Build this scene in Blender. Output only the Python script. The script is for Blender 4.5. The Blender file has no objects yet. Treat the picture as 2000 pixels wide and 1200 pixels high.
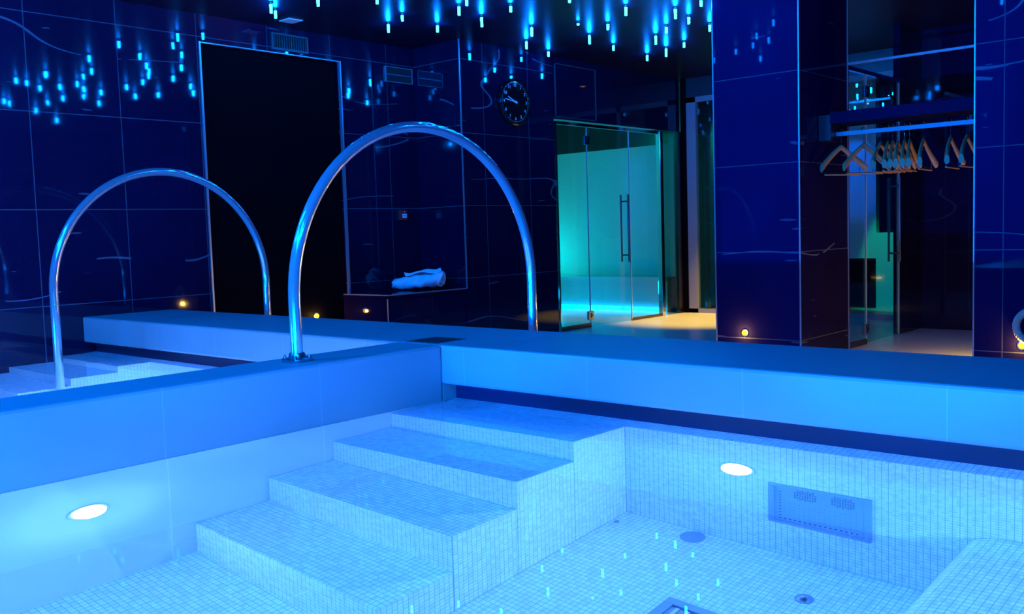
import bpy, bmesh, math, random
from mathutils import Vector, Matrix
random.seed(7)
PI = math.pi
scene = bpy.context.scene
col = scene.collection
CEIL = 2.775      # ceiling height above the dry floor (z = 0)
COP = 0.53        # coping top
WAT = 0.277       # water level
BOT = -0.84       # pool bottom
XL = -3.6235      # left marble wall
XP = -3.019       # front plane of clock pier, bench and glass enclosure

# ------------------------------------------------------------------ camera
cam_data = bpy.data.cameras.new('camera')
cam = bpy.data.objects.new('camera', cam_data)
col.objects.link(cam)
cam_data.sensor_width = 36.0
cam_data.lens = 1873.215 / 2000 * 36.0
cam_data.clip_start = 0.02
r_ = Vector((0.74713934, 0.66393076, -0.03128509))
u_ = Vector((-0.02830919, 0.07881261, 0.99648741))
f_ = Vector((-0.6640643, 0.74362929, -0.07767935))
cm = Matrix((r_, u_, -f_)).transposed().to_4x4()
cm.translation = (3.12044876, -3.00660974, 1.03)
cam.matrix_world = cm
scene.camera = cam

# ------------------------------------------------------------------ world, exposure
world = bpy.data.worlds.new('night')
scene.world = world
world.use_nodes = True
world.node_tree.nodes['Background'].inputs[0].default_value = (0.0, 0.02, 0.15, 1)
world.node_tree.nodes['Background'].inputs[1].default_value = 0.1
scene.view_settings.view_transform = 'Standard'
scene.view_settings.look = 'None'
scene.view_settings.gamma = 1
scene.view_settings.use_curve_mapping = False
scene.view_settings.exposure = 0.0
scene.cycles.max_bounces = 10
scene.cycles.diffuse_bounces = 5
scene.cycles.glossy_bounces = 5
scene.cycles.transmission_bounces = 8
scene.cycles.transparent_max_bounces = 16
scene.cycles.sample_clamp_indirect = 4.0
scene.cycles.use_denoising = True

# light colours and strengths
CRYSTAL_C = (0.0012, 0.17, 1.0); CRYSTAL_S = 300.0
POOL_C = (0.14, 0.375, 1.0);     POOL_S = 570.0
SPILL_C = (0.0, 0.20, 1.0);       SPILL_W = 84.0
CEIL_W = 215.0
WARM = (1.0, 0.56, 0.07)

# added blue fill above the near water edge for light escaping the pool
def area(name, loc, to, energy, color, sx, sy):
    l = bpy.data.lights.new(name, 'AREA'); l.energy = energy; l.color = color
    l.shape = 'RECTANGLE'; l.size = sx; l.size_y = sy
    o = bpy.data.objects.new(name, l); col.objects.link(o); o.location = loc
    o.rotation_euler = (Vector(to) - Vector(loc)).to_track_quat('-Z', 'Y').to_euler()
    return o
for x in (.6, 1.7, 2.75):
    area('pool_spill_fill', (x, -3.30, .335), (x, 0, .45), SPILL_W, SPILL_C, .8, .05)
area('pool_spill_fill', (-1.9, -3.32, .33), (-1.9, 0, .45), SPILL_W * .7, SPILL_C, .8, .05)

# unseen blue fill lights added under the ceiling on the near side
for x, y in ((1.2, -2.6), (2.2, -3.0), (3.4, -2.2), (2.0, -3.9), (.6, -3.5), (-1.5, -2.9), (-2.6, -3.2), (-2.1, -2.2), (-1.0, -2.2)):
    l = bpy.data.lights.new('ceiling_fill', 'POINT'); l.energy = CEIL_W; l.color = (0, .17, 1)
    l.shadow_soft_size = .02
    l.cycles.is_caustics_light = True
    o = bpy.data.objects.new('ceiling_fill', l); col.objects.link(o); o.location = (x, y, CEIL - .11)

# added upward spots for escaping pool light; the coping keeps the pillar feet shadowed
def spot(name, loc, to, energy, color, size, blend, parent=None, soft=.03):
    l = bpy.data.lights.new(name, 'SPOT'); l.energy = energy; l.color = color
    l.spot_size = math.radians(size); l.spot_blend = blend; l.shadow_soft_size = soft
    o = bpy.data.objects.new(name, l); col.objects.link(o)
    d = Vector(to) - Vector(loc)
    o.rotation_euler = d.to_track_quat('-Z', 'Y').to_euler()
    o.location = loc
    if parent: o.parent = parent; o.location = Vector(loc) - parent.location
    return o
spot('pool_spill_fill', (.6, -3.28, .335), (-.3, 3.68, 1.75), 1500, (0, .10, 1), 30, .6)
spot('pool_spill_fill', (2.1, -3.28, .335), (1.9, 3.68, 1.75), 1300, (0, .10, 1), 26, .6)

# ------------------------------------------------------------------ node helpers
class NT:
    def __init__(self, name):
        self.m = bpy.data.materials.new(name)
        self.m.use_nodes = True
        self.t = self.m.node_tree
        self.t.nodes.clear()
        self.out = self.n('ShaderNodeOutputMaterial')
    def n(self, kind, **kw):
        nd = self.t.nodes.new(kind)
        for k, v in kw.items():
            setattr(nd, k, v)
        return nd
    def link(self, a, b):
        self.t.links.new(a, b)
    def math(self, op, a, b=None, clamp=False):
        nd = self.n('ShaderNodeMath', operation=op, use_clamp=clamp)
        for i, v in enumerate((a, b)):
            if v is None: continue
            if isinstance(v, (int, float)): nd.inputs[i].default_value = v
            else: self.link(v, nd.inputs[i])
        return nd.outputs[0]
    def mix(self, fac, a, b):
        nd = self.n('ShaderNodeMix', data_type='RGBA')
        for sock, v in ((nd.inputs[0], fac), (nd.inputs[6], a), (nd.inputs[7], b)):
            if isinstance(v, (int, float)): sock.default_value = v
            elif isinstance(v, tuple): sock.default_value = (*v, 1)
            else: self.link(v, sock)
        return nd.outputs[2]
    def pos(self):
        g = self.n('ShaderNodeNewGeometry')
        s = self.n('ShaderNodeSeparateXYZ')
        self.link(g.outputs['Position'], s.inputs[0])
        return g, s
    def bsdf(self, color=(.8, .8, .8), rough=.5, metal=0.0, spec=.5, ior=1.5):
        b = self.n('ShaderNodeBsdfPrincipled')
        if isinstance(color, tuple): b.inputs['Base Color'].default_value = (*color, 1)
        else: self.link(color, b.inputs['Base Color'])
        if isinstance(rough, (int, float)): b.inputs['Roughness'].default_value = rough
        else: self.link(rough, b.inputs['Roughness'])
        b.inputs['Metallic'].default_value = metal
        b.inputs['Specular IOR Level'].default_value = spec
        b.inputs['IOR'].default_value = ior
        self.link(b.outputs[0], self.out.inputs[0])
        return b
    def line(self, coord, off, period, width):
        """1 where coord lies within a joint of the given width"""
        f = self.math('FRACT', self.math('DIVIDE', self.math('SUBTRACT', coord, off), period))
        d = self.math('MULTIPLY', self.math('MINIMUM', f, self.math('SUBTRACT', 1.0, f)), period)
        return self.math('LESS_THAN', d, width * .5)
    def noise(self, scale, detail=3, dist=0.0, vec=None):
        nd = self.n('ShaderNodeTexNoise')
        nd.inputs['Scale'].default_value = scale
        nd.inputs['Detail'].default_value = detail
        nd.inputs['Distortion'].default_value = dist
        if vec is None:
            g = self.n('ShaderNodeNewGeometry'); vec = g.outputs['Position']
        self.link(vec, nd.inputs['Vector'])
        return nd.outputs[0]
    def bump(self, h, strength, dist=.01):
        b = self.n('ShaderNodeBump')
        b.inputs['Strength'].default_value = strength
        b.inputs['Distance'].default_value = dist
        self.link(h, b.inputs['Height'])
        return b.outputs[0]

def plain(name, color, rough=.5, metal=0.0, spec=.5, vary=.06, scale=30):
    t = NT(name)
    n = t.noise(scale, 3)
    c = t.mix(n, tuple(x * (1 - vary) for x in color), tuple(min(1, x * (1 + vary)) for x in color))
    t.bsdf(c, rough, metal, spec)
    return t.m

def emissive(name, color, strength):
    t = NT(name)
    e = t.n('ShaderNodeEmission')
    e.inputs[0].default_value = (*color, 1)
    e.inputs[1].default_value = strength
    t.link(e.outputs[0], t.out.inputs[0])
    return t.m

def marble(name, ax, ou, pu, ov, pv, base=(.007, .004, .021), vein=(.22, .25, .3), rough=.035, joints=True, spec=.5):
    t = NT(name)
    g, s = t.pos()
    mp = t.n('ShaderNodeMapping')          # long, mostly level veins
    mp.inputs['Rotation'].default_value = (.16, .16, 0)
    mp.inputs['Scale'].default_value = (.34, .34, 1.25)
    t.link(g.outputs['Position'], mp.inputs[0])
    n1 = t.noise(.75, 2, .0, mp.outputs[0])
    v1 = t.math('LESS_THAN', t.math('ABSOLUTE', t.math('SUBTRACT', n1, .5)), .0016)
    v1 = t.math('MULTIPLY', v1, t.math('GREATER_THAN', t.noise(1.9, 2), .48))
    ms = t.n('ShaderNodeMapping')          # short pale scratches
    ms.inputs['Rotation'].default_value = (.1, .1, .2)
    ms.inputs['Scale'].default_value = (3.0, 3.0, 26.0)
    t.link(g.outputs['Position'], ms.inputs[0])
    v2 = t.math('MULTIPLY', t.math('GREATER_THAN', t.noise(1.0, 1, 0, ms.outputs[0]), .765), .6)
    v = t.math('MAXIMUM', v1, v2)
    cloud = t.noise(1.3, 6, .3)
    c = t.mix(cloud, tuple(x * .6 for x in base), tuple(x * 1.5 for x in base))
    c = t.mix(t.math('MULTIPLY', v, .33), c, vein)
    if joints:
        u = s.outputs[0] if ax == 'x' else s.outputs[1]
        j = t.math('MAXIMUM', t.line(u, ou, pu, .006), t.line(s.outputs[2], ov, pv, .006))
        c = t.mix(j, c, (.06, .07, .09))
    b = t.bsdf(c, rough, 0, spec)
    wob = t.noise(5, 2)
    t.link(t.bump(wob, .02, .01), b.inputs['Normal'])
    return t.m

def porcelain(name, color, axis=None, off=0, period=.68, rough=.42, spec=.4):
    t = NT(name)
    g, s = t.pos()
    n = t.noise(2.5, 6, .2)
    c = t.mix(n, tuple(x * .9 for x in color), tuple(min(1, x * 1.06) for x in color))
    if axis is not None:
        j = t.line(s.outputs[axis], off, period, .0035)
        c = t.mix(j, c, tuple(min(1, x * 1.3) for x in color))
    b = t.bsdf(c, rough, 0, spec)
    t.link(t.bump(t.noise(60, 3), .03, .005), b.inputs['Normal'])
    return t.m

def mosaic(name, pitch=.0215, tile=(.82, .87, .90), grout=(.30, .48, .61)):
    t = NT(name)
    g, s = t.pos()
    ns = t.n('ShaderNodeSeparateXYZ')
    t.link(g.outputs['True Normal'], ns.inputs[0])
    e = None
    for i in range(3):
        l = t.line(s.outputs[i], .0101 * (i + 1), pitch, .0026)
        l = t.math('MULTIPLY', l, t.math('LESS_THAN', t.math('ABSOLUTE', ns.outputs[i]), .72))
        e = l if e is None else t.math('MAXIMUM', e, l)
    # every chip a slightly different white
    sn = t.n('ShaderNodeVectorMath', operation='SNAP')
    t.link(g.outputs['Position'], sn.inputs[0])
    sn.inputs[1].default_value = (pitch,) * 3
    wn = t.n('ShaderNodeTexWhiteNoise', noise_dimensions='3D')
    t.link(sn.outputs[0], wn.inputs['Vector'])
    c = t.mix(wn.outputs['Value'], tuple(x * .86 for x in tile), tuple(min(1, x * 1.08) for x in tile))
    c = t.mix(e, c, grout)
    rough = t.math('ADD', t.math('MULTIPLY', e, .5), .22)
    b = t.bsdf(c, rough, 0, .5)
    t.link(t.bump(t.math('SUBTRACT', 1.0, e), .25, .002), b.inputs['Normal'])
    return t.m

def glass_pane(name, tint, refl=1.0):
    t = NT(name)
    g = t.n('ShaderNodeNewGeometry')
    dp = t.n('ShaderNodeVectorMath', operation='DOT_PRODUCT')
    t.link(g.outputs['Normal'], dp.inputs[0]); t.link(g.outputs['Incoming'], dp.inputs[1])
    c5 = t.math('POWER', t.math('SUBTRACT', 1.0, t.math('ABSOLUTE', dp.outputs['Value'])), 5.0)
    fres = t.math('ADD', t.math('MULTIPLY', c5, .96), .04)
    tr = t.n('ShaderNodeBsdfTransparent')
    n = t.noise(1.5, 2)
    c = t.mix(n, tuple(x * .97 for x in tint), tint)
    t.link(c, tr.inputs[0])
    gl = t.n('ShaderNodeBsdfGlossy'); gl.inputs['Roughness'].default_value = .01
    mx = t.n('ShaderNodeMixShader')
    t.link(t.math('MULTIPLY', fres, refl), mx.inputs[0])
    t.link(tr.outputs[0], mx.inputs[1]); t.link(gl.outputs[0], mx.inputs[2])
    t.link(mx.outputs[0], t.out.inputs[0])
    return t.m

def water_mat():
    t = NT('clear water')
    g = t.n('ShaderNodeBsdfGlass')
    g.inputs['Color'].default_value = (1, 1, 1, 1)
    g.inputs['Roughness'].default_value = 0
    g.inputs['IOR'].default_value = 1.333
    t.link(g.outputs[0], t.out.inputs[0])
    return t.m

M = {}
M['marble_y'] = marble('black marble along the left wall', 'y', -.262, .637, 1.284 - .66 * 3, .66)
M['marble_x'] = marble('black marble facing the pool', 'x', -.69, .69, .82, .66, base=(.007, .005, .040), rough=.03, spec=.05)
M['marble_plain'] = marble('black marble slab', 'x', 0, 1, 0, 1, vein=(.04, .045, .06), joints=False)
M['marble_back'] = marble('dark marble of the back corridor', 'x', .2, .7, .3, .7, base=(.05, .06, .06), rough=.2)
M['lacquer'] = plain('black lacquer', (.002, .0015, .003), .5, 0, .02)
M['dark'] = plain('dark grey stone', (.02, .02, .025), .3)
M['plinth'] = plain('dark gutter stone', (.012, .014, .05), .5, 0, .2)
M['ceiling'] = plain('polished black ceiling', (.010, .006, .020), .36, 0, .10, .1, 6)
M['floor'] = porcelain('pale stone floor', (.46, .46, .45), 0, .1, .6, .28, .5)
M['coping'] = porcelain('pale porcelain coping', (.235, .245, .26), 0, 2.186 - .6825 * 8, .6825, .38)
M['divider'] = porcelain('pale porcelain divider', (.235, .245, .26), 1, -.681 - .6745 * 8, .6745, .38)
M['lit_porcelain'] = porcelain('pale smooth pool lining', (.78, .84, .88), 1, -1.352 - .6745 * 8, .6745, .35)  # lighter copy of the divider porcelain, underwater light put into the colour
M['mosaic'] = mosaic('white glass mosaic')
M['water'] = water_mat()
M['chrome'] = plain('polished chrome', (.72, .74, .78), .07, 1.0, .5, .02)
M['rail'] = plain('polished stainless tube', (.68, .71, .76), .10, .82, .5, .02)
M['steel'] = plain('brushed steel', (.42, .45, .5), .28, 1.0, .5, .05, 80)
M['trim'] = plain('satin aluminium trim', (.40, .42, .46), .30, .7, .5, .03)
M['vent_grey'] = plain('dark vent grey', (.05, .05, .06), .4)
M['shelf'] = plain('dark blue-black shelf board', (.004, .003, .022), .7, 0, .03)
M['handle'] = plain('dark steel handle', (.10, .11, .14), .3, 1.0)
M['seal'] = plain('clear plastic door seal', (.55, .70, .70), .3)
M['rail_bar'] = plain('matt steel rail', (.16, .17, .2), .45, .5)
M['bronze'] = plain('dark bronze', (.16, .12, .09), .25, 1.0)
M['frame_grey'] = plain('grey painted frame', (.20, .19, .19), .35)
M['black_plastic'] = plain('black plastic', (.012, .012, .014), .35)
M['black_gloss'] = plain('black gloss plastic', (.006, .006, .008), .06)
M['white_paint'] = plain('white paint', (.75, .77, .78), .4)
M['pale_tile'] = plain('pale wall tile', (.62, .66, .66), .6, 0, .2)
M['glass'] = glass_pane('clear green glass', (.80, .95, .93))
M['glass_dark'] = glass_pane('smoked green glass', (.5, .64, .56))
M['wood'] = plain('pale beech wood', (.30, .165, .07), .5, 0, .2, .18, 18)
M['towel'] = plain('white terry towel', (.82, .84, .86), .95, 0, .1, .1, 300)
M['red_plastic'] = plain('red plastic', (.5, .02, .02), .35)
M['rope'] = plain('natural hemp rope', (.42, .36, .28), .85, 0, .2, .2, 90)
M['crystal'] = emissive('glowing blue crystal', CRYSTAL_C, CRYSTAL_S)
M['pool_lens'] = emissive('lit pool lamp lens', POOL_C, POOL_S)
M['left_lens'] = emissive('brighter lit pool lamp lens', POOL_C, POOL_S * 5)
M['amber'] = emissive('amber step light lens', (1.0, .48, .006), 12)
M['downlight'] = emissive('warm downlight lens', WARM, 5)
M['strip'] = emissive('cyan cove strip', (.0, .45, 1.0), 6)
M['numeral'] = plain('pale clock print', (.75, .78, .8), .5)
M['grate'] = plain('grey plastic grating', (.20, .36, .50), .45)
M['hole'] = plain('dark opening', (.02, .03, .04), .8)

# ------------------------------------------------------------------ mesh helpers
def box(bm, x0, x1, y0, y1, z0, z1, bevel=0.0, seg=2):
    v = [bm.verts.new((x, y, z)) for x in (x0, x1) for y in (y0, y1) for z in (z0, z1)]
    fs = [(0, 1, 3, 2), (4, 6, 7, 5), (0, 4, 5, 1), (2, 3, 7, 6), (0, 2, 6, 4), (1, 5, 7, 3)]
    F = [bm.faces.new([v[i] for i in f]) for f in fs]
    if bevel:
        es = list({e for f in F for e in f.edges})
        bmesh.ops.bevel(bm, geom=es, offset=bevel, segments=seg, affect='EDGES', profile=.5)
    return bm

def tube(bm, pts, rad, seg=16, closed=False, caps=True):
    pts = [Vector(p) for p in pts]
    n = len(pts)
    rads = rad if isinstance(rad, (list, tuple)) else [rad] * n
    rings = []
    up = None
    for i, p in enumerate(pts):
        if closed: t = (pts[(i + 1) % n] - pts[i - 1]).normalized()
        else: t = (pts[min(i + 1, n - 1)] - pts[max(i - 1, 0)]).normalized()
        if up is None:
            up = Vector((0, 0, 1)) if abs(t.z) < .9 else Vector((1, 0, 0))
        a = (up - t * up.dot(t)).normalized()
        b = t.cross(a); up = a
        rings.append([bm.verts.new(p + (a * math.cos(2 * PI * k / seg) + b * math.sin(2 * PI * k / seg)) * rads[i]) for k in range(seg)])
    m = n if closed else n - 1
    for i in range(m):
        A, B = rings[i], rings[(i + 1) % n]
        for k in range(seg):
            bm.faces.new((A[k], A[(k + 1) % seg], B[(k + 1) % seg], B[k]))
    if caps and not closed:
        bm.faces.new(rings[0][::-1]); bm.faces.new(rings[-1])
    return bm

def lathe(bm, prof, seg=24, mat=None):
    """profile of (radius, height) around +Z, then transformed"""
    mat = mat or Matrix.Identity(4)
    rings = []
    for r, h in prof:
        if r < 1e-6: rings.append([bm.verts.new(mat @ Vector((0, 0, h)))])
        else: rings.append([bm.verts.new(mat @ Vector((r * math.cos(2 * PI * k / seg), r * math.sin(2 * PI * k / seg), h))) for k in range(seg)])
    for A, B in zip(rings, rings[1:]):
        if len(A) == 1 and len(B) == 1: continue
        for k in range(seg):
            k2 = (k + 1) % seg
            if len(A) == 1: bm.faces.new((A[0], B[k2], B[k]))
            elif len(B) == 1: bm.faces.new((A[k], A[k2], B[0]))
            else: bm.faces.new((A[k], A[k2], B[k2], B[k]))
    return bm

def prism(bm, poly, axis, a, b):
    """poly of 2-D points extruded along axis from a to b"""
    def P(p, w):
        return {'x': (w, p[0], p[1]), 'y': (p[0], w, p[1]), 'z': (p[0], p[1], w)}[axis]
    A = [bm.verts.new(P(p, a)) for p in poly]; B = [bm.verts.new(P(p, b)) for p in poly]
    n = len(poly)
    bm.faces.new(A); bm.faces.new(B[::-1])
    for i in range(n):
        bm.faces.new((A[i], B[i], B[(i + 1) % n], A[(i + 1) % n]))
    return bm

def obj(name, bm, mat, parent=None, smooth=False, loc=None):
    if len(bm.faces) > 1: bmesh.ops.recalc_face_normals(bm, faces=bm.faces)
    else:
        bm.normal_update()
        for f in bm.faces:
            if f.normal.z < 0: f.normal_flip()
    me = bpy.data.meshes.new(name)
    bm.to_mesh(me); bm.free()
    if smooth:
        me.shade_smooth() if hasattr(me, 'shade_smooth') else None
        for p in me.polygons: p.use_smooth = True
        try: me.set_sharp_from_angle(angle=math.radians(40))
        except Exception: pass
    me.materials.append(M[mat] if isinstance(mat, str) else mat)
    o = bpy.data.objects.new(name, me)
    col.objects.link(o)
    if parent is not None: o.parent = parent
    if loc is not None: o.location = loc
    return o

def tag(o, label, cat, group=None):
    o['label'] = label; o['category'] = cat
    if group: o['group'] = group
    return o

def thing(name, label, cat, loc=(0, 0, 0), rotz=0, group=None):
    o = bpy.data.objects.new(name, None)
    o.empty_display_size = .05
    col.objects.link(o)
    o.location = loc; o.rotation_euler = (0, 0, rotz)
    return tag(o, label, cat, group)

def struct(name, bm, mat, smooth=False):
    o = obj(name, bm, mat, None, smooth); o['kind'] = 'structure'
    return o

def sbox(name, mat, *b, bevel=0.0):
    return struct(name, box(bmesh.new(), *b, bevel=bevel), mat)

def pbox(name, mat, parent, *b, bevel=0.0):
    return obj(name, box(bmesh.new(), *b, bevel=bevel), mat, parent)

# ================================================================== SETTING
XR, YN = 4.75, -4.6
PXR, PYN = 3.2, -3.35          # pool right and near edges
sbox('ceiling', 'ceiling', -5.7, XR + .1, YN - .1, 9.3, CEIL, CEIL + .1)
sbox('floor', 'floor', -5.7, XR, .60, 9.2, -.12, 0)
sbox('wall_right', 'marble_y', XR, XR + .12, YN, 9.2, BOT, CEIL)
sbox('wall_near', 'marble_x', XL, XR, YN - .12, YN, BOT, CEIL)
# left wall: marble up to the dark doorway, lintel, then marble behind the bench
sbox('wall_left', 'marble_y', XL - .12, XL, YN, 1.035, BOT - .06, CEIL)
sbox('wall_lintel', 'marble_y', XL - .12, XL, 1.035, 2.385, 2.56, CEIL)
sbox('wall_bench_back', 'marble_y', XL - .12, XL, 2.385, 3.255, 0, CEIL)
# chrome edge profile round the dark doorway
sbox('trim_1', 'trim', XL - .02, XL + .012, 1.026, 1.040, 0, 2.566)
sbox('trim_2', 'trim', XL - .02, XL + .012, 2.378, 2.391, 0, 2.566)
sbox('trim_3', 'trim', XL - .02, XL + .006, 1.040, 2.378, 2.558, 2.566)
# clock pier
sbox('wall_clock_pier', 'marble_y', XL - .10, XP, 3.262, 4.585, 0, CEIL)
sbox('trim_4', 'trim', XP - .006, XP + .004, 3.255, 3.266, .53, CEIL)
# above the glass enclosure
sbox('wall_bulkhead', 'marble_plain', XP - .12, XP, 4.60, 6.95, 2.155, CEIL)
sbox('wall_end_post', 'bronze', XP - .03, XP + .02, 6.86, 6.98, 0, 2.155)
b = bmesh.new()
for (y0, y1, z0, z1) in ((4.615, 4.623, 2.175, 2.71), (5.292, 5.30, 2.175, 2.71), (4.615, 5.30, 2.702, 2.71), (4.615, 5.30, 2.175, 2.183)):
    box(b, XP, XP + .008, y0, y1, z0, z1)
struct('trim_5', b, 'vent_grey')
# end of the corridor
sbox('wall_end_column', 'lacquer', -3.02, -2.955, 6.98, 7.12, 0, CEIL)
sbox('wall_end_lintel', 'dark', -2.955, -.06, 7.0, 7.12, 2.55, CEIL)
sbox('wall_back', 'marble_back', -5.7, XR, 9.2, 9.3, 0, CEIL)
sbox('wall_corridor_dark', 'lacquer', -1.58, -1.2, 8.3, 8.4, 0, .59)
sbox('wall_corridor_panel', 'pale_tile', -1.58, -1.2, 8.3, 8.4, .59, CEIL)
sbox('wall_corridor_low', 'pale_tile', -1.2, -.86, 8.3, 8.4, 0, .89)
sbox('wall_corridor_end', 'lacquer', -1.2, -.06, 8.4, 8.5, 0, CEIL)
sbox('wall_back_left', 'marble_back', -3.14, -3.02, 7.12, 9.2, 0, CEIL)
# cloakroom niche
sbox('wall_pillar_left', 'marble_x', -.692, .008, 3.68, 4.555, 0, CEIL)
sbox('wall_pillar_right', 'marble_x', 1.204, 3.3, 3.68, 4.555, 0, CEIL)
sbox('wall_niche_back', 'marble_plain', -.06, XR, 6.33, 6.45, 0, CEIL)
sbox('wall_niche_side', 'marble_plain', -.08, -.02, 5.78, 6.33, 0, CEIL)
sbox('trim_6', 'trim', .003, .011, 3.675, 3.682, 0, CEIL)
sbox('trim_7', 'trim', 1.201, 1.209, 3.675, 3.682, 0, CEIL)
sbox('trim_8', 'trim', -.697, -.689, 3.675, 3.682, 0, CEIL)
sbox('trim_9', 'trim', .002, .013, 4.548, 4.560, 0, CEIL)
sbox('trim_10', 'frame_grey', .008, 1.204, 4.56, 4.58, 2.268, 2.286)
sbox('trim_11', 'steel', -1.0, -.55, 6.985, 7.0, 2.262, 2.284)
# glass cabin shell
sbox('wall_cabin_back', 'pale_tile', -5.6, XP - .12, 7.25, 7.35, 0, 2.06)
sbox('wall_cabin_top', 'dark', -5.6, XP - .12, 7.25, 7.35, 2.06, CEIL)
sbox('wall_cabin_left', 'pale_tile', -5.7, -5.6, 4.5, 7.35, 0, CEIL)
sbox('wall_cabin_near', 'pale_tile', -5.6, XL - .1, 4.50, 4.585, 0, CEIL)

# pools
b = bmesh.new()
box(b, XL, PXR, PYN, .08, BOT - .1, BOT)
struct('floor_pool', b, 'mosaic')
b = bmesh.new(); prism(b, [(0, BOT), (0, .240), (.085, .2745), (.085, BOT)], 'x', 0, PXR)
struct('wall_pool_far', b, 'mosaic')
b = bmesh.new(); prism(b, [(0, BOT), (0, .240), (.085, .2745), (.085, BOT)], 'x', XL, -.297)
struct('wall_pool_far_left', b, 'mosaic')
sbox('wall_pool_right', 'mosaic', PXR, PXR + .2, PYN - .2, .085, BOT, WAT + .02)
sbox('wall_pool_near', 'mosaic', XL, PXR, PYN - .2, PYN, BOT, WAT + .02)
sbox('floor_deck_near', 'coping', XL, XR, YN, PYN - .2, .1, WAT + .04)
sbox('floor_deck_right', 'coping', PXR + .2, XR, PYN - .2, .60, .1, WAT + .04)

# ------------------------------------------------------------------ parapet and divider
pp = thing('pool_parapet', 'long pale stone parapet running behind both pools, wide flat top with overhang', 'parapet', (0, .34, 0))
b = bmesh.new(); box(b, XL, XR, -.34, .342, .352, COP, bevel=.012)
obj('coping', b, 'coping', pp)
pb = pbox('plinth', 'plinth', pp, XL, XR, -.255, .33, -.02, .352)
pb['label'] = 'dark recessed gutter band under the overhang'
dv = thing('pool_divider', 'pale stone divider wall between the two pools with a flat narrow top', 'divider', (-.15, -1.6, 0))
b = bmesh.new(); box(b, -.147, .15, PYN + 1.6, 1.599, BOT, COP - .0005, bevel=.012)
obj('divider_wall', b, 'divider', dv)
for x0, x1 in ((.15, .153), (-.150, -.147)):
    fc = pbox('submerged_lit_face', 'lit_porcelain', dv, x0, x1, PYN + 1.6, 1.6, BOT, WAT - .001)  # added panel, its paler colour stands for underwater light on the divider
    fc['label'] = 'divider face below the water line, lightened for underwater light'
b = bmesh.new(); box(b, -.147, .15, 1.602, 1.683, BOT, .352)
obj('end_block', b, 'divider', dv)

# access lid sunk in the coping
lid = thing('access_lid', 'dark square access lid set flush in the coping where divider and parapet meet', 'lid', (-.163, .122, COP))
pbox('lid_frame', 'steel', lid, -.102, .102, -.102, .102, 0, .0025)
b = bmesh.new()
for i in range(6):
    box(b, -.09, .09, -.088 + i * .03, -.064 + i * .03, .001, .0045)
obj('lid_plate', b, 'black_plastic', lid)

# ------------------------------------------------------------------ steps
def steps(label, x0, x1, ys):
    t = thing('pool_steps', label, 'steps', ((x0 + x1) / 2, 0, BOT))
    zt = [.238, -.04, -.318, -.585]
    cx = (x0 + x1) / 2
    yb = 0.0
    for i, (y, z) in enumerate(zip(ys, zt)):
        b = bmesh.new()
        box(b, x0 - cx, x1 - cx, y, yb, 0, z - BOT, bevel=.004)
        obj('step', b, 'mosaic', t)
        yb = y
    return t
steps('white mosaic steps going down into the front pool beside the divider', .0035, 1.0, [-.322, -.638, -.950, -1.262])
steps('white mosaic steps in the rear left pool against the black marble wall', XL, -2.69, [-.215, -.51, -.82, -1.13])

# ------------------------------------------------------------------ water
def water(label, x0, x1, y0, y1):
    b = bmesh.new()
    vs = [b.verts.new((x, y, WAT)) for x, y in ((x0, y0), (x1, y0), (x1, y1), (x0, y1))]
    b.faces.new(vs)
    o = obj('pool_water', b, 'water', None, True)
    o.cycles.is_caustics_caster = True
    return tag(o, label, 'water')
water('still clear water filling the front pool to its tiled rim', 0, PXR, PYN, .085)
water('still clear water filling the rear left pool beside the black marble wall', XL, -.297, PYN, .085)

# ------------------------------------------------------------------ pool lamps
def pool_lamp(label, loc, normal, lens='pool_lens'):
    t = thing('pool_light', label, 'pool light', loc)
    z = Vector(normal).normalized()
    q = z.to_track_quat('Z', 'Y').to_matrix().to_4x4()
    b = bmesh.new()
    lathe(b, [(.058, .0), (.068, .001), (.069, .003), (.064, .005), (.058, .005), (.057, .002)], 40, q)
    obj('trim_ring', b, 'white_paint', t, True)
    b = bmesh.new()
    lathe(b, [(.056, .002), (.056, .014), (.048, .028), (.030, .037), (0, .041)], 32, q)
    obj('lens', b, lens, t, True)
    return t
pool_lamp('round white-glowing underwater lamp on the far mosaic wall left of the grille', (1.48, 0, -.12), (0, -1, 0))
pool_lamp('round white-glowing underwater lamp on the divider wall left of the front steps', (.003, -1.64, -.16), (1, 0, 0))
pool_lamp('underwater lamp on the right side wall of the front pool', (PXR, -.85, .08), (-1, 0, 0))
pool_lamp('underwater lamp on the near wall of the front pool, nearer the divider', (.95, PYN, -.12), (0, 1, 0))
pool_lamp('underwater lamp on the near wall of the front pool, further from the divider', (2.7, PYN, -.12), (0, 1, 0))
pool_lamp('underwater lamp in the left pool on the back of the divider', (-.300, -1.15, -.12), (-1, 0, 0), 'left_lens')
pool_lamp('underwater lamp in the left pool on its near wall', (-1.7, PYN, -.12), (0, 1, 0))
pool_lamp('underwater lamp in the left pool on the back of the divider, close to the parapet', (-.300, -.42, -.12), (-1, 0, 0), 'left_lens')

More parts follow.
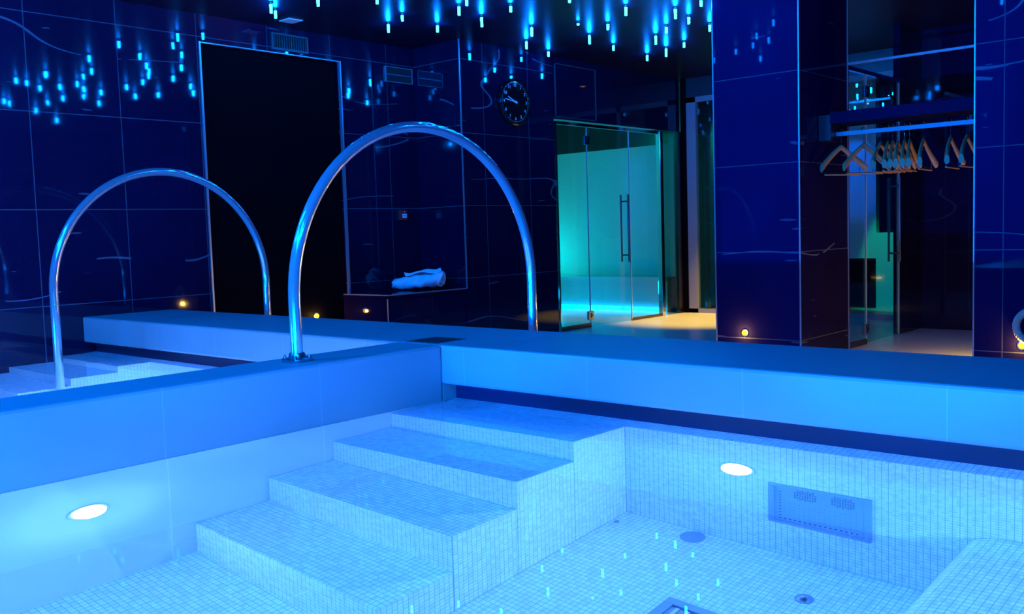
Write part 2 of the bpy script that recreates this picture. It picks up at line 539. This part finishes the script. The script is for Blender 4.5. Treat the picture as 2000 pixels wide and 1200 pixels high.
# ------------------------------------------------------------------ wall grille in the pool
gr = thing('intake_grille', 'rectangular grey perforated intake grille on the far mosaic wall under water', 'grille', (1.78, 0, -.39))
b = bmesh.new()
w, h = .178, .185
box(b, -w, w, -.012, 0, h - .022, h); box(b, -w, w, -.012, 0, -h, -h + .022)
box(b, -w, -w + .022, -.012, 0, -h + .022, h - .022); box(b, w - .022, w, -.012, 0, -h + .022, h - .022)
obj('frame', b, 'grate', gr)
b = bmesh.new()
box(b, -w + .02, w - .02, -.008, 0, -h + .02, h - .02)
def hole(x, z, r=.0042):
    n0 = len(b.faces)
    lathe(b, [(0, .0), (r, .0)], 6, Matrix.Translation((x, -.0086, z)) @ Matrix.Rotation(PI / 2, 4, 'X'))
    b.faces.ensure_lookup_table()
    for f in b.faces[n0:]: f.material_index = 1
for cx_ in (-.045, .085):
    for i in range(-4, 5):
        for k in range(-3, 3):
            if abs(i) * .5 + abs(k + .5) < 4.2: hole(cx_ + i * .009, h - .075 + k * .016 + (i % 2) * .008)
for i in range(16): hole(-.135 + i * .0178, -h + .045)
for i in range(9): hole(-.135, -h + .07 + i * .028)
for i in range(15):
    for k in range(5): hole(-.12 + i * .0178, -h + .075 + k * .03, .002)
obj('perforated_panel', b, 'grate', gr).data.materials.append(M['hole'])
for x, z in ((-w + .011, 0), (w - .011, 0), (-w + .011, h - .03), (w - .011, -h + .03)):
    b = bmesh.new()
    lathe(b, [(.006, 0), (.005, .003), (0, .004)], 12, Matrix.Translation((x, -.012, z)) @ Matrix.Rotation(PI / 2, 4, 'X'))
    obj('screw', b, 'steel', gr, True)

# floor grate, round cover, nozzle
fg = thing('floor_grate', 'slotted rectangular drain grate in the pool floor at the bottom of the picture', 'drain grate', (1.68, -.66, BOT))
b = bmesh.new()
box(b, -.19, .19, .155, .19, 0, .012, bevel=.002); box(b, -.19, .19, -.19, -.155, 0, .012, bevel=.002)
box(b, -.19, -.155, -.155, .155, 0, .012, bevel=.002); box(b, .155, .19, -.155, .155, 0, .012, bevel=.002)
obj('frame', b, 'grate', fg)
for i in range(8):
    for k in range(2):
        x = -.13 + i * .0371
        pbox('slat', 'white_paint', fg, x - .006, x + .006, -.145 + k * .15, -.005 + k * .15, .002, .011)
pbox('tray', 'grate', fg, -.156, .156, -.156, .156, 0, .002)
b = bmesh.new(); lathe(b, [(0, .006), (.042, .006), (.046, .003), (.046, 0)], 32)
tag(obj('floor_cover', b, 'grate', None, True, (1.325, -.052, BOT)), 'flat round cover on the pool floor close to the far mosaic wall', 'cover')
nz = thing('floor_nozzle', 'small domed steel nozzle alone on the pool floor near the tiled bench', 'nozzle', (1.835, -.237, BOT))
b = bmesh.new(); lathe(b, [(.026, 0), (.026, .004), (.018, .013), (.008, .018), (0, .019)], 24)
obj('dome', b, 'steel', nz, True)
b = bmesh.new(); lathe(b, [(.030, 0), (.030, .003), (.024, .004)], 24)
obj('flange', b, 'grate', nz, True)
b = bmesh.new(); lathe(b, [(.011, 0), (.011, .003), (.006, .005), (0, .005)], 16)
tag(obj('floor_plug', b, 'steel', None, True, (1.022, -.10, BOT)), 'tiny dark plug in the pool floor beside the steps and far wall corner', 'plug')

# tiled lounger bench
prof = [(2.162, BOT), (2.185, -.75), (2.215, -.60), (2.238, -.47), (2.255, -.405), (2.275, -.372), (2.305, -.352), (2.345, -.343), (2.42, -.338), (2.6, -.334), (2.9, -.33), (PXR - .005, -.328), (PXR - .005, BOT)]
b = bmesh.new(); prism(b, [(x - 2.8, z - BOT) for x, z in prof], 'y', -1.25, 1.25)
tag(obj('pool_lounger', b, 'mosaic', None, True, (2.8, -1.252, BOT)), 'sloping mosaic-tiled lounging bench with a rounded edge at the lower right', 'lounger')

# ------------------------------------------------------------------ handrails
def handrail(label, x, ynear, yfar, zapex, znear, zfar, flange, r=.0245):
    yc = (ynear + yfar) / 2; R = (yfar - ynear) / 2
    t = thing('handrail', label, 'handrail', (x, yc, znear))
    pts = [(0, -R, 0), (0, -R, (zapex - R - znear) * .5)]
    for i in range(49):
        a = PI - PI * i / 48
        pts.append((0, R * math.cos(a), zapex - R - znear + R * math.sin(a)))
    pts += [(0, R, (zapex - R - znear) * .5), (0, R, zfar - znear)]
    b = bmesh.new(); tube(b, pts, r, 28)
    obj('rail_tube', b, 'rail', t, True)
    def flg(y, z):
        b = bmesh.new(); T = Matrix.Translation((0, y, z - znear))
        lathe(b, [(.030, .034), (.034, .026), (.036, .014), (.060, .011), (.062, .009), (.062, 0)], 36, T)
        f = obj('flange', b, 'steel', t, True)
        for k in range(4):
            a = PI / 4 + k * PI / 2
            b = bmesh.new()
            lathe(b, [(.008, 0), (.008, .006), (.0055, .010), (.0055, .017), (0, .019)], 10, T @ Matrix.Translation((.050 * math.cos(a), .050 * math.sin(a), .009)))
            obj('bolt', b, 'steel', f, True)
    if flange: flg(-R, znear)
    flg(R, zfar)
    return t
handrail('large chrome arched handrail bolted onto the divider and arching over the parapet', -.155, -.675, .822, 1.527, COP, 0, True)
handrail('chrome arched handrail standing in the left pool and arching over the parapet', -2.60, -.612, .838, 1.482, BOT, 0, False)

# ------------------------------------------------------------------ ceiling crystals
def make_crystal(L, r=.0108):
    b = bmesh.new()
    lathe(b, [(0, -.001), (.019, -.001), (.019, -.006), (r * 1.05, -.010), (r * 1.05, -.017), (0, -.017)], 12)
    ring = b
    b = bmesh.new()
    lathe(b, [(0, -.0175), (r, -.0175), (r * .86, -L), (0, -L)], 10)
    return ring, b
VIS = [(-2.957, 1.24), (-3.108, 1.383), (-2.6, 1.396), (-2.265, 1.668), (-2.92, 2.345), (-2.602, 2.213), (-2.689, 2.68), (-2.108, 2.348), (-1.882, 2.2), (-2.244, 2.744), (-1.837, 2.637), (-1.32, 2.708), (-2.232, 3.348), (-2.658, 3.775), (-2.845, 4.318), (-1.874, 3.53), (-2.117, 4.009), (-1.733, 3.758), (-2.255, 4.569), (-1.266, 3.352), (-2.332, 5.255), (-1.739, 4.501), (-1.46, 4.238), (-2.013, 5.104), (-1.043, 3.717), (-1.735, 4.978), (-1.128, 4.059), (-.753, 3.62), (-1.165, 4.464)]
VL = [.079, .066, .07, .066, .08, .06, .068, .082, .075, .086, .063, .072, .087, .079, .064, .03, .087, .061, .058, .084, .067, .088, .066, .089, .086, .063, .068, .059, .066]
HID = [(-2.36, 1.03), (-1.6, 1.12), (-.98, 1.43), (-.65, 1.5), (-.15, 1.66), (.14, 1.86), (-.55, 1.17), (.33, 1.47), (.12, 1.6), (.91, 1.97), (1.34, 1.97), (0., 1.1), (.08, 1.24), (.24, 2.1), (1.08, 2.47), (.67, 2.1), (-1.97, 1.42), (-1.57, 1.69), (-1.3, 1.86), (-1.08, 1.97), (-.67, 2.12), (-.25, 2.15), (.31, 2.53), (.05, 2.68), (-1.06, 2.25), (-1.67, 2.0), (-.69, 2.66), (-.28, 2.93), (1.49, 1.54), (1.62, 1.65), (2.06, 2.13), (2.9, 2.75), (-.81, 5.05), (1.2, -2.6), (2.2, -3.0), (3.4, -2.2), (2.0, -3.9), (.6, -3.5), (-1.5, -2.9), (-2.6, -3.2), (-2.1, -2.2), (-1.0, -2.2)]
names = ['first', 'second', 'third', 'fourth', 'fifth', 'sixth', 'seventh', 'eighth', 'ninth', 'tenth', 'eleventh', 'twelfth', 'thirteenth', 'fourteenth', 'fifteenth', 'sixteenth', 'seventeenth', 'eighteenth', 'nineteenth', 'twentieth', 'twenty-first', 'twenty-second', 'twenty-third', 'twenty-fourth', 'twenty-fifth', 'twenty-sixth', 'twenty-seventh', 'twenty-eighth', 'twenty-ninth']
order = {}
def px(p):
    d = Vector(p) - cm.translation
    return d.dot(r_) / d.dot(f_)
for k, i in enumerate(sorted(range(29), key=lambda i: px((VIS[i][0], VIS[i][1], CEIL)))):
    order[i] = names[k]
protos = {}
def crystal(x, y, L, label, group):
    key = round(L, 2)
    t = thing('crystal_light', label, 'ceiling light', (x, y, CEIL), 0, group)
    if key not in protos:
        a, b = make_crystal(key)
        protos[key] = (obj('socket_ring', a, 'black_plastic', t, True), obj('crystal_rod', b, 'crystal', t, True))
    else:
        for p in protos[key]:
            c = p.copy(); col.objects.link(c); c.parent = t
    return t
for i, ((x, y), L) in enumerate(zip(VIS, VL)):
    crystal(x, y, max(.03, L), 'glowing blue crystal rod light, %s from the left of those hanging from the black ceiling' % order[i], 'crystal lights hanging from the ceiling')
for x, y in HID:
    if y > 0:
        crystal(x, y, .07, 'glowing blue crystal rod light seen only as a reflection in the black marble', 'crystal lights seen only in reflections')
    else:  # unseen crystals, added only as bodies for the fill lights
        crystal(x, y, .07, 'added crystal rod for an unseen blue fill light over the near end of the pools', 'added fill lights over the near end')

# ceiling hatch plate
pl = thing('ceiling_plate', 'small square pale plate on the ceiling above the dark doorway', 'ceiling plate', (-3.355, 1.70, CEIL))
pbox('plate', 'white_paint', pl, -.066, .066, -.066, .066, -.008, 0, bevel=.002)
pbox('plate_rim', 'steel', pl, -.070, .070, -.070, .070, -.003, 0)

# air vent in the lintel
vn = thing('air_vent', 'slatted air vent in the marble lintel above the dark doorway', 'vent', (XL, 1.87, 2.655))
b = bmesh.new()
for (y0, y1, z0, z1) in ((-.18, .18, .055, .068), (-.18, .18, -.068, -.052), (-.18, -.165, -.052, .055), (.165, .18, -.052, .055)):
    box(b, 0, .016, y0, y1, z0, z1)
obj('frame', b, 'vent_grey', vn)
pbox('duct', 'black_plastic', vn, 0, .002, -.165, .165, -.052, .055)
for i in range(14):
    y = -.152 + i * .0234
    pbox('slat', 'black_plastic', vn, .002, .012, y - .004, y + .004, -.052, .055)

# emergency light
em = thing('emergency_light', 'flat emergency light box with bright metal frame, high on the marble above the bench', 'emergency light', (XL, 3.065, 2.51))
pbox('housing', 'black_plastic', em, 0, .012, -.160, .160, -.066, .066)
b = bmesh.new()
for (y0, y1, z0, z1) in ((-.165, .165, .064, .070), (-.165, .165, -.070, -.064), (-.165, -.158, -.064, .064), (.158, .165, -.064, .064)):
    box(b, 0, .018, y0, y1, z0, z1)
obj('frame', b, 'trim', em)
pbox('tube', 'steel', em, .012, .018, -.156, .156, -.005, .003)

# fire call point
cp = thing('call_point', 'small red fire call point with a white label on the marble above the bench', 'call point', (XL, 3.035, 1.222))
pbox('body', 'red_plastic', cp, 0, .035, -.045, .045, -.048, .048, bevel=.004)
lp = pbox('label_plate', 'white_paint', cp, .035, .037, -.018, .036, -.026, .010)
b = bmesh.new()
for y0, y1 in ((-.010, -.002), (.001, .009), (.012, .018), (.021, .028)):
    box(b, .037, .0375, y0, y1, -.012, -.004)
obj('label_print', b, 'black_plastic', lp)
b = bmesh.new(); lathe(b, [(.005, 0), (.004, .004), (0, .005)], 12, Matrix.Translation((.035, .01, .03)) @ Matrix.Rotation(PI / 2, 4, 'Y'))
obj('indicator', b, 'white_paint', cp, True)

# dark doorway leaf behind the chrome trim
dr = struct('door_1', box(bmesh.new(), XL - .10, XL - .045, 1.040, 2.378, 0, 2.556), 'lacquer')

# ------------------------------------------------------------------ bench and towel
bn = thing('marble_bench', 'black marble bench built between dark doorway and clock pier', 'bench', ((XL + XP) / 2, 2.80, 0))
hx = (XP - XL) / 2
pbox('bench_base', 'marble_plain', bn, -hx, hx - .012, -.485, .455, 0, .505)
pbox('bench_seat', 'marble_plain', bn, -hx, hx, -.497, .458, .505, .535)
pbox('seat_trim', 'trim', bn, hx - .001, hx + .003, -.500, .458, .527, .537)
pbox('seat_trim', 'trim', bn, -hx + .02, hx - .002, -.500, -.496, .527, .537)
pbox('edge_strip', 'trim', bn, hx - .008, hx - .001, -.499, -.492, 0, .505)

def towel():
    t = thing('towel', 'crumpled white towel rolled up on the black marble bench', 'towel', (-3.33, 2.94, .535), math.atan2(.664, .747))
    rnd = random.Random(3)
    # rolled body: a spiral sheet swept along local x
    b = bmesh.new()
    nu, nv = 46, 30
    grid = []
    for i in range(nv + 1):
        x = -.215 + .43 * i / nv
        row = []
        for j in range(nu + 1):
            s = j / nu
            a = -PI * .5 + s * 2 * PI * 2.1
            rad = .020 + .055 * s + .004 * math.sin(9 * x / .43 * PI + 5 * s)
            rad *= 1 + .10 * math.sin(x * 17 + a * 2) + .06 * math.sin(x * 31 - a * 3)
            flat = .86
            k = .74 + .42 * i / nv
            y = rad * 1.2 * k * math.cos(a); z = rad * flat * k * 1.08 * math.sin(a)
            row.append(b.verts.new((x + .02 * math.sin(a * 1.3 + s * 4), y, z + .074 * k * 1.08 + .004)))
        grid.append(row)
    for i in range(nv):
        for j in range(nu):
            b.faces.new((grid[i][j], grid[i + 1][j], grid[i + 1][j + 1], grid[i][j + 1]))
    o = obj('rolled_body', b, 'towel', t, True)
    m = o.modifiers.new('thick', 'SOLIDIFY'); m.thickness = .008
    # loose flap folded over the top
    b = bmesh.new()
    nu, nv = 26, 22
    grid = []
    for i in range(nv + 1):
        u = i / nv
        row = []
        for j in range(nu + 1):
            v = j / nu
            a = -.55 + v * 2.7
            rr = .094 + .012 * math.sin(u * 9 + v * 4) + .008 * math.sin(v * 17 - u * 6) + .03 * max(0, u - .55)
            x = -.10 + u * .33 + .02 * math.sin(v * 6)
            row.append(b.verts.new((x, rr * math.cos(a) * 1.05, .068 + .02 * u + rr * math.sin(a) * .96)))
        grid.append(row)
    for i in range(nv):
        for j in range(nu):
            b.faces.new((grid[i][j], grid[i + 1][j], grid[i + 1][j + 1], grid[i][j + 1]))
    o = obj('folded_flap', b, 'towel', t, True)
    m = o.modifiers.new('thick', 'SOLIDIFY'); m.thickness = .008
    return t
towel()

# ------------------------------------------------------------------ clock
ck = thing('wall_clock', 'round black wall clock with white numerals on the marble pier', 'clock', (XP, 3.972, 2.268))
RX = Matrix.Rotation(PI / 2, 4, 'Y')
b = bmesh.new(); lathe(b, [(0, 0), (.215, 0), (.222, .012), (.222, .036), (.212, .046), (.200, .044), (.196, .030), (0, .030)], 56, RX)
obj('case', b, 'black_gloss', ck, True)
b = bmesh.new(); lathe(b, [(0, .0305), (.196, .0305)], 56, RX)
obj('dial', b, 'black_gloss', ck)
def text_part(name, body, size, loc, parent, mat, rot):
    cu = bpy.data.curves.new(name, 'FONT')
    cu.body = body; cu.size = size; cu.align_x = 'CENTER'; cu.align_y = 'CENTER'; cu.extrude = .0008
    tmp = bpy.data.objects.new('tmp_text', cu); col.objects.link(tmp)
    dg = bpy.context.evaluated_depsgraph_get()
    me = bpy.data.meshes.new_from_object(tmp.evaluated_get(dg))
    bpy.data.objects.remove(tmp)
    me.materials.clear(); me.materials.append(M[mat])
    o = bpy.data.objects.new(name, me); col.objects.link(o)
    o.parent = parent; o.location = loc; o.rotation_euler = rot
    return o
FACE_X = (PI / 2, 0, PI / 2)         # lettering that faces +X, reading towards +Y
for n in range(1, 13):
    a = 2 * PI * n / 12
    text_part('numeral', str(n), .042, (.033, .158 * math.sin(a), .158 * math.cos(a)), ck, 'numeral', FACE_X)
b = bmesh.new()
for k in range(60):
    a = 2 * PI * k / 60; s, c = math.sin(a), math.cos(a)
    w_ = .0022 if k % 5 else .004
    v = [(r * s + q * c, r * c - q * s) for r, q in ((.182, -w_), (.182, w_), (.190, w_), (.190, -w_))]
    b.faces.new([b.verts.new((.0318, y, z)) for y, z in v])
obj('minute_marks', b, 'numeral', ck)
def hand(name, ang, L, w_, x):
    b = bmesh.new(); s, c = math.sin(ang), math.cos(ang)
    pts = [(-.025, -w_), (-.025, w_), (L, w_ * .6), (L, -w_ * .6)]
    vv = [(r * s + q * c, r * c - q * s) for r, q in pts]
    prism(b, vv, 'x', x, x + .002)
    obj(name, b, 'numeral', ck)
hand('minute_hand', 2 * PI * 46.3 / 60, .155, .005, .040)
hand('hour_hand', 2 * PI * (9 + 46.3 / 60) / 12, .115, .006, .036)
b = bmesh.new(); lathe(b, [(.011, .031), (.011, .043), (0, .044)], 16, RX)
obj('hub', b, 'numeral', ck, True)

# ------------------------------------------------------------------ glass enclosures
def glass_front(name, label, cat, loc, rot, p0, p1, p2, p3, H, post, second=False):
    """runs along local +Y from p0 to p3; door leaf between p1 and p2; faces local +X"""
    t = thing(name, label, cat, loc, rot)
    g = .004
    pbox('glass_panel', 'glass', t, -.006, .006, p0 + .012, p1 - .003, .045, H - .03)
    if p3 - p2 > .1:
        pbox('glass_panel', 'glass', t, -.006, .006, p2 + .003, p3 - .05, .03, H - .03)
    d = pbox('glass_door', 'glass', t, -.006, .006, p1 + .003, p2 - .003, .012, H - .03)
    b = bmesh.new()
    for sx in (.048, -.048):
        tube(b, [(sx, p2 - .10, .665), (sx, p2 - .10, 1.405)], .0105, 14)
    for z in (.74, 1.33):
        tube(b, [(-.048, p2 - .10, z), (.048, p2 - .10, z)], .009, 12)
    obj('door_handle', b, 'handle', d, True)
    for z in (.125, H - .17):
        b = bmesh.new()
        box(b, -.014, .014, p1 - .045, p1 + .045, z - .045, z + .045, bevel=.003)
        hg = obj('hinge', b, 'steel' if z < 1 else 'handle', d)
        b = bmesh.new()
        box(b, .014, .017, p1 - .016, p1 + .004, z - .026, z + .026); box(b, .014, .017, p1 + .004, p1 + .020, z - .012, z + .012)
        obj('hinge_pin', b, 'black_plastic', hg)
    pbox('door_seal', 'seal', d, -.007, .007, p1 - .003, p1 + .003, .012, H - .03)
    pbox('door_seal', 'seal', d, -.007, .007, p2 - .003, p2 + .003, .012, H - .03)
    pbox('header_rail', 'chrome', t, -.016, .016, p0, p3, H - .032, H)
    pbox('wall_profile', 'chrome', t, -.014, .014, p0, p0 + .013, 0, H - .032)
    if post:
        b = bmesh.new(); box(b, -.03, .03, p3 - .052, p3 + .01, 0, H, bevel=.004)
        obj('corner_post', b, 'chrome', t)
    pbox('bottom_rail', 'bronze', t, -.012, .012, p0 + .013, p1 - .003, 0, .045)
    if p3 - p2 > .1:
        pbox('bottom_rail', 'bronze', t, -.012, .012, p2 + .003, p3 - .05, 0, .03)
    return t
glass_front('glass_enclosure', 'glass-fronted steam cabin lit turquoise inside, beside the clock pier', 'glass cabin', (XP, 0, 0), 0, 4.598, 5.118, 5.885, 6.53, 2.135, True)
glass_front('glass_partition', 'glass partition with a door seen through the coat niche behind the hangers', 'glass partition', (-.005, 0, 0), 0, 4.565, 4.95, 5.70, 5.78, 2.265, False)

cb = thing('cabin_bench', 'low tiled bench along the back of the turquoise steam cabin', 'bench', (-4.4, 7.035, 0))
pbox('seat', 'pale_tile', cb, -1.2, 1.2, -.19, .19, .38, .43)
pbox('base', 'pale_tile', cb, -1.2, 1.2, -.13, .19, 0, .38)
tag(pbox('light_strip', 'strip', None, -5.5, -3.2, 6.860, 6.870, .0, .06), 'cyan light strip along the floor under the cabin bench', 'light strip')

# dark window beside the cabin and the framed windows at the corridor end
w1 = struct('window_1', box(bmesh.new(), XP - .006, XP + .004, 6.56, 6.86, .03, 2.15), 'glass_dark')
b = bmesh.new()
for x0, x1 in ((-2.955, -2.83), (-2.14, -2.08), (-1.36, -1.30), (-.47, -.41)):
    box(b, x0, x1, 7.0, 7.06, 0, 2.55)
box(b, -2.955, -.06, 7.0, 7.06, 2.49, 2.55); box(b, -2.955, -.06, 7.0, 7.06, 0, .05)
w2 = struct('window_2', b, 'frame_grey')
sbox('window_3', 'glass', -2.83, -.47, 7.025, 7.035, .05, 2.49)

# ------------------------------------------------------------------ coat niche
YR = 4.10
sh = thing('hat_shelf', 'dark shelf spanning the coat niche above the hanging rail', 'shelf', (.606, YR, 1.80))
pbox('shelf_board', 'shelf', sh, -.478, .590, -.17, .17, -.045, .04, bevel=.003)
for sx in (-.592,):
    pbox('bracket', 'black_plastic', sh, sx, -.50, -.10, .10, -.16, .03)
rl = thing('clothes_rail', 'flat steel clothes rail under the shelf in the coat niche', 'rail', (.606, YR, 1.69))
pbox('bar', 'rail_bar', rl, -.498, .594, -.006, .006, -.015, .015)

def make_hanger(kind):
    """hook at the origin on the rail, arms along local Y"""
    parts = []
    b = bmesh.new()
    pts = [(0, -.020, -.006)]
    for i in range(15):
        a = PI - (PI * 1.35) * i / 14
        pts.append((0, .020 * math.cos(a), -.002 + .020 * math.sin(a)))
    pts += [(0, .004, -.040), (0, 0, -.055), (0, 0, -.105)]
    tube(b, pts, .0024, 8); parts.append(('hook', b, 'chrome', True))
    b = bmesh.new()
    rings = []
    n = 22
    for i in range(n + 1):
        y = -.215 + .43 * i / n
        q = abs(y) / .215
        zc = -.118 - .160 * q ** 1.12
        hh = .023 + .013 * q
        ww = .010 + .008 * max(0, (q - .2) / .8) ** 1.4
        bend = .030 * q * q * kind
        ring = []
        for k in range(12):
            a = 2 * PI * k / 12
            ring.append(b.verts.new((bend + ww * math.cos(a), y, zc + hh * math.sin(a) * (1 if math.sin(a) > 0 else .8))))
        rings.append(ring)
    for A, B in zip(rings, rings[1:]):
        for k in range(12): b.faces.new((A[k], A[(k + 1) % 12], B[(k + 1) % 12], B[k]))
    b.faces.new(rings[0][::-1]); b.faces.new(rings[-1])
    parts.append(('shoulder_bar', b, 'wood', True))
    b = bmesh.new()
    tube(b, [(.012 * kind, -.17, -.322), (.012 * kind, .17, -.322)], .0065, 10)
    parts.append(('trouser_bar', b, 'wood', True))
    b = bmesh.new()
    for s in (-1, 1):
        tube(b, [(.012 * kind, s * .165, -.255), (.012 * kind, s * .165, -.325)], .0025, 6)
    parts.append(('bar_wire', b, 'chrome', True))
    return parts
hang = [(.145, -25), (.316, -25), (.441, -2), (.494, 6), (.530, 7), (.566, 8), (.612, 8), (.650, 9), (.745, 4), (.929, 3), (1.036, -1)]
hl = ['wooden hanger at the left end of the rail, turned so both arms show',
      'wooden hanger second from the left end of the rail, also turned open',
      'wooden hanger third from the left, first of the tight bunch seen edge-on',
      'wooden hanger fourth from the left on the rail, inside the bunch',
      'wooden hanger fifth from the left on the rail, mid bunch',
      'wooden hanger sixth from the left on the rail, touching its neighbour on the left',
      'wooden hanger seventh from the left on the rail, right half of the bunch',
      'wooden hanger eighth from the left on the rail, last of the tight bunch',
      'wooden hanger third from the right on the rail, hanging alone beside the bunch',
      'wooden hanger second from the right on the rail, after the wide gap',
      'wooden hanger at the right end of the rail, half hidden by the pillar']
hp = None
for (x, deg), lab in zip(hang, hl):
    t = thing('coat_hanger', lab, 'hanger', (x, YR, 1.706), math.radians(deg), 'wooden hangers on the clothes rail')
    if hp is None:
        hp = [obj(nm, b, m, t, s) for nm, b, m, s in make_hanger(1)]
    else:
        for p in hp:
            c = p.copy(); col.objects.link(c); c.parent = t

# amber step lights
def step_light(label, loc, normal, energy):
    t = thing('step_light', label, 'step light', loc)
    q = Vector(normal).to_track_quat('Z', 'Y').to_matrix().to_4x4()
    b = bmesh.new(); lathe(b, [(.018, 0), (.030, .002), (.030, .006), (.020, .008), (.018, .004)], 24, q)
    obj('bezel', b, 'steel', t, True)
    b = bmesh.new(); lathe(b, [(.019, .003), (.019, .012), (.014, .020), (0, .024)], 20, q)
    obj('lens', b, 'amber', t, True)
    l = bpy.data.lights.new('amber_glow', 'POINT'); l.energy = energy; l.color = WARM; l.shadow_soft_size = .012
    lo = bpy.data.objects.new('amber_glow', l); col.objects.link(lo); lo.parent = t
    lo.location = Vector(normal) * .03
    return t
step_light('amber step light low on the marble pillar left of the coat niche', (-.448, 3.68, .201), (0, -1, 0), 6.0)
step_light('amber step light low on the right marble pillar at the picture edge', (1.497, 3.68, .209), (0, -1, 0), 5.0)
step_light('amber step light low in the dark doorway on the left', (XL - .045, 2.045, .36), (1, 0, 0), 3.0)
step_light('amber step light on the inner side of the right pillar in the coat niche', (1.204, 4.32, .36), (-1, 0, 0), 32.0)

# warm ceiling downlight over the corridor
dl = thing('downlight', 'warm recessed downlight in the corridor ceiling outside the glass cabin', 'downlight', (-1.98, 6.45, CEIL))
b = bmesh.new(); lathe(b, [(.045, -.001), (.052, -.005), (.045, -.010), (.040, -.004)], 28); obj('bezel', b, 'steel', dl, True)
b = bmesh.new(); lathe(b, [(0, -.003), (.040, -.003)], 24); obj('lens', b, 'downlight', dl)
spot('downlight_beam', (-1.98, 6.45, CEIL - .03), (-2.3, 6.38, 0), 1000, (1.0, .60, .03), 48, .7, dl)

# cabin lamps, and fill spots added to tint the back corridor
def point(name, loc, energy, color, soft=.08):
    l = bpy.data.lights.new(name, 'POINT'); l.energy = energy; l.color = color; l.shadow_soft_size = soft
    o = bpy.data.objects.new(name, l); col.objects.link(o); o.location = loc
    return o
point('cabin_lamp', (-5.25, 6.75, .75), 15, (.0, .72, .75))
point('cabin_lamp', (-4.4, 6.2, .25), 9, (.0, .45, 1.0))
point('cabin_lamp', (-4.3, 5.6, 2.2), 30, (.0, .68, .78))
spot('corridor_fill', (-2.6, 7.4, 2.68), (-2.9, 9.2, 1.0), 380, (.01, .75, .50), 70, .6)
spot('corridor_fill', (-1.0, 7.35, 2.6), (-.98, 8.3, .35), 220, (.0, .85, .50), 24, .4)
spot('corridor_fill', (-1.45, 7.2, 2.68), (-1.42, 8.3, 1.6), 150, (.0, .09, 1.0), 26, .4)  # blue spot added to colour the pale corridor panel

# twisted rope loop at the right edge
rp = bmesh.new()
for s in range(3):
    pts = []
    for i in range(140):
        a = 2 * PI * i / 140
        c = Vector((.085 * math.cos(a), 0, .10 * math.sin(a) * (1 + .1 * math.cos(a))))
        n = Vector((math.cos(a), 0, math.sin(a)))
        ph = 2 * PI * (s / 3 + i * 12 / 140)
        pts.append(c + n * .012 * math.cos(ph) + Vector((0, 1, 0)) * .012 * math.sin(ph))
    tube(rp, pts, .0125, 8, closed=True)
tag(obj('rope_loop', rp, 'rope', None, True, (1.553, 3.652, .335)), 'thick twisted rope loop against the right pillar above the amber light', 'rope')

# surfaces under water also receive the light that comes down through it
for o in bpy.data.objects:
    if o.type == 'MESH' and (o.name.split('.')[0] in ('step', 'floor_pool', 'wall_pool_far', 'wall_pool_far_left', 'divider_wall', 'pool_lounger')):
        o.cycles.is_caustics_receiver = True
